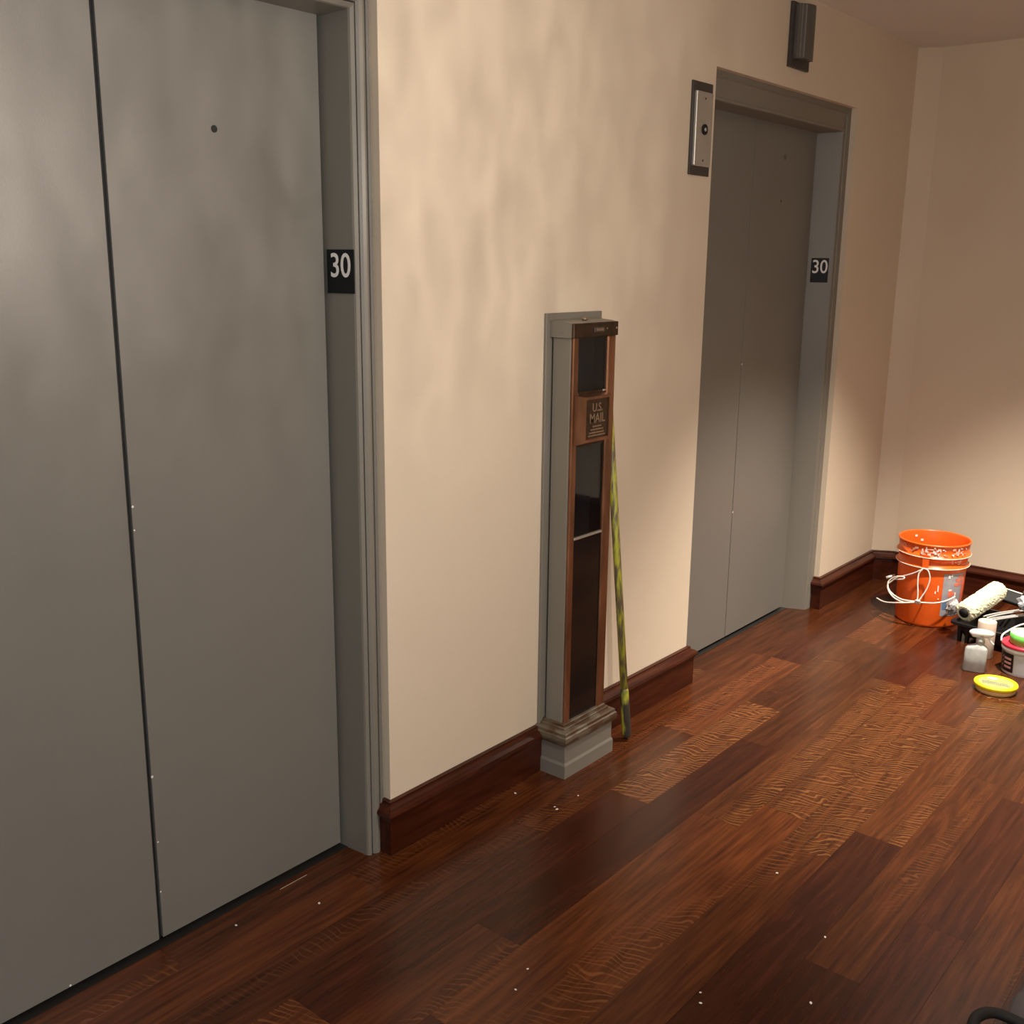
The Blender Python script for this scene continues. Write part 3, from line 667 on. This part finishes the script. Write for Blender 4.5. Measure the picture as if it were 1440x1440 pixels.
for k in range(NR): bm.faces.new((inr[k], inr[(k + 1) % NR], rows[0][(k + 1) % NR], rows[0][k]))
bm.faces.new(rows[-1])
local(link('nap', bm, M['nap'], rc), rc)
bm = bmesh.new(); tube(bm, [ra - ax * 0.002, ra + ax * 0.06], 0.0205, 20, True); local(link('core', bm, M['black'], rc, True), rc)
# roller frames: bent steel wire with a cage, handles running off to the right
def frame(p0, p1, gap, lab):
    p0, p1 = Vector(p0), Vector(p1); d = (p1 - p0).normalized(); n = d.cross(Vector((0, 0, 1)))
    r = empty('paint_roller', p0, lab, 'paint roller')
    for k, rad_ in ((0.0, 0.0045), (gap, 0.0038)):
        q0, q1 = p0 + n * k, p1 + n * k * 0.7
        bm = bmesh.new(); tube(bm, spline([q0, q0.lerp(q1, 0.3) + Vector((0, 0, 0.003)), q0.lerp(q1, 0.7) + Vector((0, 0, 0.002)), q1], 5), rad_, 8); local(link('wire', bm, M['wire'], r, True), r)
    e = p1 + n * gap * 0.35
    bm = bmesh.new(); tube(bm, [e - d * 0.012, e + d * 0.004, e + d * 0.035, e + d * 0.10], [0.009, 0.013, 0.015, 0.014], 12); local(link('handle', bm, M['trayblk'], r, True), r)
frame((4.500, 1.124, 0.091), (4.690, 1.030, 0.096), -0.020, 'steel wire roller frame in the tray, farther from the paper roll')
frame((4.452, 1.108, 0.091), (4.640, 0.998, 0.096), -0.018, 'steel wire roller frame in the tray, nearest the paper roll')
# black scraper block standing at the back of the tray
sb = empty('sanding_block', (4.705, 1.082, 0.09), 'black sanding block with pale worn edge at the back of the tray', 'sanding block')
bm = bmesh.new(); box(bm, -0.05, 0.05, -0.030, 0.030, -0.010, 0.010, 0.003)
mwb = Matrix.Translation(Vector((4.728, 1.086, 0.131))) @ Matrix((U, V, Vector((0, 0, 1)))).transposed().to_4x4() @ Matrix.Rotation(math.radians(38), 4, 'X') @ Matrix.Rotation(math.radians(10), 4, 'Y')
bm.transform(mwb); local(link('pad', bm, M['strap'], sb), sb)
bm = bmesh.new(); box(bm, -0.051, 0.051, 0.026, 0.031, 0.0085, 0.0115, 0.001); bm.transform(mwb); local(link('worn_edge', bm, M['drip'], sb), sb)
bm = bmesh.new(); tube(bm, [(0.03, 0.026, 0.016), (0.062, 0.030, 0.016)], 0.012, 12); bm.transform(mwb); local(link('knob', bm, M['greydk'], sb, True), sb)
crumple('plastic_bag', M['bagplastic'], None, Vector((4.615, 0.985, 0.156)), (0.050, 0.050, 0.030), 8, 'crumpled pale grey plastic bag heaped on the right end of the tray', 'plastic bag', amp=0.5)

# ------------------------------------------------------------------ paper roll, spray bottle, tub, tape, putty
PR = (4.277, 1.064)
pr_ = empty('paper_roll', (*PR, 0), 'beige paper roll standing on end behind the spray bottle', 'paper roll')
bm = bmesh.new(); lathe(bm, [(0.010, 0.0), (0.0315, 0.0), (0.0335, 0.004), (0.0345, 0.148), (0.033, 0.151), (0.011, 0.151), (0.010, 0.147), (0.010, 0.0)], 36, (*PR, 0)); local(link('paper', bm, M['paper'], pr_, True), pr_)
bm = bmesh.new(); lathe(bm, [(0.0, 0.144), (0.0105, 0.144), (0.0105, 0.1525), (0.0085, 0.1525), (0.0085, 0.146), (0.0, 0.146)], 18, (*PR, 0)); local(link('core', bm, M['core'], pr_), pr_)

SB = Vector((4.092, 1.047, 0))
ex = Vector((0.245, -0.97, 0)).normalized(); ey = Vector((0.97, 0.245, 0)).normalized()
sp = empty('spray_bottle', SB, 'cloudy white spray bottle with trigger head standing behind the yellow lid', 'spray bottle')
def sbp(a, b, z): return SB + ex * a + ey * b + Vector((0, 0, z))
bm = bmesh.new(); rows = []
for z, hw, hd, ox in ((0.0, 0.036, 0.018, -0.001), (0.004, 0.041, 0.022, -0.001), (0.05, 0.0405, 0.022, 0.0), (0.090, 0.0400, 0.0215, 0.001), (0.099, 0.0350, 0.019, 0.003), (0.107, 0.022, 0.015, 0.009), (0.113, 0.0135, 0.0125, 0.012), (0.120, 0.0125, 0.0125, 0.012)):
    row = []
    for k in range(32):
        a = 2 * PI * k / 32; c, s = math.cos(a), math.sin(a); e = 0.55 if z < 0.105 else 1.0
        row.append(bm.verts.new(sbp(ox + hw * math.copysign(abs(c) ** e, c), hd * math.copysign(abs(s) ** e, s), z)))
    rows.append(row)
for A, Bq in zip(rows, rows[1:]):
    for k in range(32): bm.faces.new((A[k], A[(k + 1) % 32], Bq[(k + 1) % 32], Bq[k]))
bm.faces.new(rows[0]); bm.faces.new(rows[-1])
local(link('bottle', bm, M['bottle'], sp, True), sp)
bm = bmesh.new(); lathe(bm, [(0.0, 0.116), (0.0155, 0.116), (0.0155, 0.131), (0.011, 0.134), (0.010, 0.142), (0, 0.142)], 24, sbp(0.012, 0, 0)); local(link('collar', bm, M['bottle'], sp, True), sp)
bm = bmesh.new(); tube(bm, spline([sbp(-0.026, 0, 0.148), sbp(-0.022, 0, 0.151), sbp(-0.006, 0, 0.153), sbp(0.018, 0, 0.154), sbp(0.040, 0, 0.155), sbp(0.052, 0, 0.156), sbp(0.057, 0, 0.156)], 4), [0.004 + 0.0135 * math.sin(PI * min(1, max(0, k / 24)) ** 0.8) for k in range(25)], 16)
local(link('spray_head', bm, M['whiteplastic'], sp, True), sp)
bm = bmesh.new(); tube(bm, spline([sbp(0.028, -0.004, 0.150), sbp(0.040, -0.006, 0.140), sbp(0.048, -0.006, 0.128), sbp(0.058, -0.006, 0.118)], 5), 0.0038, 8); local(link('trigger', bm, M['whiteplastic'], sp, True), sp)
bm = bmesh.new(); tube(bm, [sbp(0.016, -0.013, 0.150), sbp(0.016, -0.0165, 0.150)], 0.0055, 14); local(link('pivot', bm, M['steel'], sp, True), sp)

TC = (4.205, 0.900)
tb = empty('spackle_tub', (*TC, 0), 'white plastic tub with red rim and black label, under the green tape', 'tub')
bm = bmesh.new(); lathe(bm, [(0, 0.0), (0.073, 0.0), (0.0755, 0.003), (0.0805, 0.092), (0.084, 0.093), (0.084, 0.104), (0.0805, 0.105), (0.080, 0.112), (0, 0.112)], 56, (*TC, 0)); local(link('shell', bm, M['whiteplastic'], tb, True), tb)
bm = bmesh.new(); lathe(bm, [(0.0, 0.113), (0.076, 0.113), (0.078, 0.118), (0.084, 0.119), (0.0855, 0.115), (0.0855, 0.108), (0.081, 0.1065), (0.081, 0.1125)], 56, (*TC, 0)); local(link('rim', bm, M['red'], tb, True), tb)
ta = 180 + math.degrees(math.atan2(TC[1], TC[0]))
def tpatch(bm, a0, a1, z0, z1, off, n=8):
    g = []
    for z in (z0, z1):
        g.append([bm.verts.new((TC[0] + (0.0755 + 0.005 * z / 0.092 + off) * math.cos(math.radians(ta + a0 + (a1 - a0) * i / n)), TC[1] + (0.0755 + 0.005 * z / 0.092 + off) * math.sin(math.radians(ta + a0 + (a1 - a0) * i / n)), z)) for i in range(n + 1)])
    for i in range(n): bm.faces.new((g[0][i], g[0][i + 1], g[1][i + 1], g[1][i]))
bm = bmesh.new(); tpatch(bm, -78, -26, 0.012, 0.086, 0.0008, 12); lb = local(link('label', bm, M['lblack'], tb, True), tb)
bm = bmesh.new(); tpatch(bm, -24, 60, 0.010, 0.086, 0.0008, 14); local(link('label', bm, M['lgrey'], tb, True), tb)
bm = bmesh.new()
for z in (0.060, 0.043, 0.026): tpatch(bm, -56, -32, z, z + 0.009, 0.0015, 5)
local(link('label_bar', bm, M['pink'], tb, True), tb)
bm = bmesh.new()
for z in (0.060, 0.043, 0.026): # tick marks
    for (a0, a1, q0, q1) in ((-66, -64, 0.006, 0.002), (-64, -59, 0.002, 0.011)):
        P4 = [(a0, z + q0), (a1, z + q1), (a1, z + q1 + 0.003), (a0, z + q0 + 0.003)]
        bm.faces.new([bm.verts.new((TC[0] + 0.0802 * math.cos(math.radians(ta + a)), TC[1] + 0.0802 * math.sin(math.radians(ta + a)), zz)) for a, zz in P4])
local(link('tick_mark', bm, M['white'], tb), tb)
bm = bmesh.new(); aa = math.radians(ta - 88); bb = math.radians(ta + 92)
pA = Vector((TC[0] + 0.086 * math.cos(aa), TC[1] + 0.086 * math.sin(aa), 0.112)); pB = Vector((TC[0] + 0.086 * math.cos(bb), TC[1] + 0.086 * math.sin(bb), 0.112))
back = Vector((math.cos(math.radians(ta + 180)), math.sin(math.radians(ta + 180)), 0))
tube(bm, spline([pA, pA + back * 0.03 + Vector((0, -0.008, 0.025)), (pA + pB) / 2 + back * 0.125 + Vector((0, 0, 0.045)), pB + back * 0.03 + Vector((0, 0.008, 0.02)), pB], 8), 0.0035, 8); local(link('bail', bm, M['whiteplastic'], tb, True), tb)
GT = (4.212, 0.895, 0.1195)
gt = empty('masking_tape', GT, 'green masking tape roll lying on the red rimmed tub', 'tape')
bm = bmesh.new(); lathe(bm, [(0.043, 0.0), (0.0655, 0.0), (0.0655, 0.036), (0.062, 0.0365)], 48, GT); local(link('tape', bm, M['green'], gt, True), gt)
bm = bmesh.new(); lathe(bm, [(0.046, 0.0362), (0.0651, 0.0366)], 48, GT); local(link('tape_side', bm, M['greenlt'], gt), gt)
bm = bmesh.new(); lathe(bm, [(0.043, 0.0), (0.046, 0.0), (0.0465, 0.0370), (0.043, 0.0370), (0.043, 0.0)], 48, GT); local(link('core', bm, M['core'], gt, True), gt)
PC = (3.944, 0.927)
pt_ = empty('putty_tub', (*PC, 0), 'round yellow lidded putty tub on the floor, nearest of the painting things', 'tub')
bm = bmesh.new(); lathe(bm, [(0, 0), (0.066, 0), (0.068, 0.002), (0.072, 0.022), (0, 0.022)], 48, (*PC, 0)); local(link('cup', bm, M['amber'], pt_, True), pt_)
bm = bmesh.new(); lathe(bm, [(0.072, 0.019), (0.0755, 0.019), (0.076, 0.028), (0.0745, 0.0315), (0.070, 0.032), (0.066, 0.0300), (0, 0.0300)], 56, (*PC, 0)); local(link('lid', bm, M['yellow'], pt_, True), pt_)
def oval(nm, m, cx, cy, rx, ry, z, rot, n=28):
    bm = bmesh.new(); cr, sr = math.cos(rot), math.sin(rot)
    bm.faces.new([bm.verts.new((PC[0] + cx + rx * math.cos(2 * PI * k / n) * cr - ry * math.sin(2 * PI * k / n) * sr, PC[1] + cy + rx * math.cos(2 * PI * k / n) * sr + ry * math.sin(2 * PI * k / n) * cr, z)) for k in range(n)])
    return local(link(nm, bm, m, pt_), pt_)
oval('lid_print', M['lidart'], 0, 0, 0.060, 0.060, 0.0303, 0)
oval('lid_print', M['lidviolet'], 0.034, 0.022, 0.013, 0.018, 0.0306, 0.2)
bm = bmesh.new(); q = Matrix.Rotation(math.radians(-82), 3, 'Z')
for k, (x0_, x1_, yv) in enumerate(((-0.046, 0.040, -0.004), (-0.048, 0.044, -0.014), (-0.044, 0.046, -0.024))):
    x = x0_
    while x < x1_:
        l = rr.uniform(0.004, 0.009)
        bm.faces.new([bm.verts.new(Vector((PC[0], PC[1], 0.0306)) + q @ Vector((a, b, 0))) for a, b in ((x, yv), (x + l, yv), (x + l, yv + 0.006), (x, yv + 0.006))]); x += l + 0.0015
o = local(link('lid_lettering', bm, M['lidgrey'], pt_), pt_); o['kind'] = 'stuff'

# ------------------------------------------------------------------ canvas bag at the corner of the picture
bg = empty('tool_bag', (2.05, 0.22, 0), 'dark grey canvas bag with black webbing handle, cut off at the bottom corner', 'bag')
bm = bmesh.new(); bmesh.ops.create_cube(bm, size=1)
bmesh.ops.subdivide_edges(bm, edges=bm.edges, cuts=7, use_grid_fill=True)
for v in bm.verts:
    p = v.co * 2; l = max(abs(p.x), abs(p.y), abs(p.z)); q = p / (abs(p.x) ** 4 + abs(p.y) ** 4 + abs(p.z) ** 4) ** 0.25
    wob = 1 + 0.03 * math.sin(9 * q.x + 4 * q.z) * math.cos(7 * q.y)
    v.co = Vector((2.075 + 0.17 * q.x * wob, 0.212 + 0.17 * q.y * wob, 0.056 + 0.056 * q.z * wob))
local(link('body', bm, M['bag'], bg, True), bg)
bm = bmesh.new(); hp = spline([(1.880, 0.30, 0.07), (1.850, 0.352, 0.092), (1.866, 0.398, 0.108), (1.915, 0.412, 0.118), (1.965, 0.390, 0.112), (1.990, 0.335, 0.095)], 6)
for i in range(len(hp)): pass
tube(bm, hp, 0.011, 8); local(link('handle', bm, M['strap'], bg, True), bg)

# ------------------------------------------------------------------ paint chips on the boards
CHIPS = ((2.199, 1.639, 'left one of the close pair of white paint chips before the mail chute'), (2.192, 1.626, 'right one of the close pair of white paint chips before the mail chute'),
         (2.296, 1.627, 'single white paint chip nearest the plinth of the mail chute'), (2.186, 1.775, 'white paint chip beside the baseboard left of the mail chute'),
         (1.456, 1.79, 'white paint chip before the nearer elevator, close to its right jamb'), (1.273, 1.87, 'white paint chip before the nearer elevator, at the middle of its right panel'),
         (1.746, 0.906, 'lower one of two white paint chips at the bottom middle of the floor'), (1.775, 0.923, 'upper one of two white paint chips at the bottom middle of the floor'),
         (1.898, 0.728, 'white paint chip on the foreground boards nearest the dark bag'), (2.304, 1.002, 'white paint chip in the middle of the floor, below the figured boards'),
         (2.132, 0.798, 'white paint chip up from the bag on a plain brown board'), (1.525, 1.23, 'lower left paint chip of the pair on the boards under the chute'),
         (1.595, 1.253, 'upper right paint chip of the pair on the boards under the chute'))
for k, (x, y, lab) in enumerate(CHIPS):
    bm = bmesh.new(); s = 0.0022 + 0.0012 * rr.random(); bmesh.ops.create_icosphere(bm, subdivisions=1, radius=s)
    for v in bm.verts: v.co.z = v.co.z * 0.4 + s * 0.4; v.co.x *= 1.5
    o = link('paint_chip', bm, M['chip']); o.location = (x, y, 0); o.rotation_euler = (0, 0, rr.uniform(0, 3))
    tag(o, lab, 'paint chip', 'paint chips on the floor')
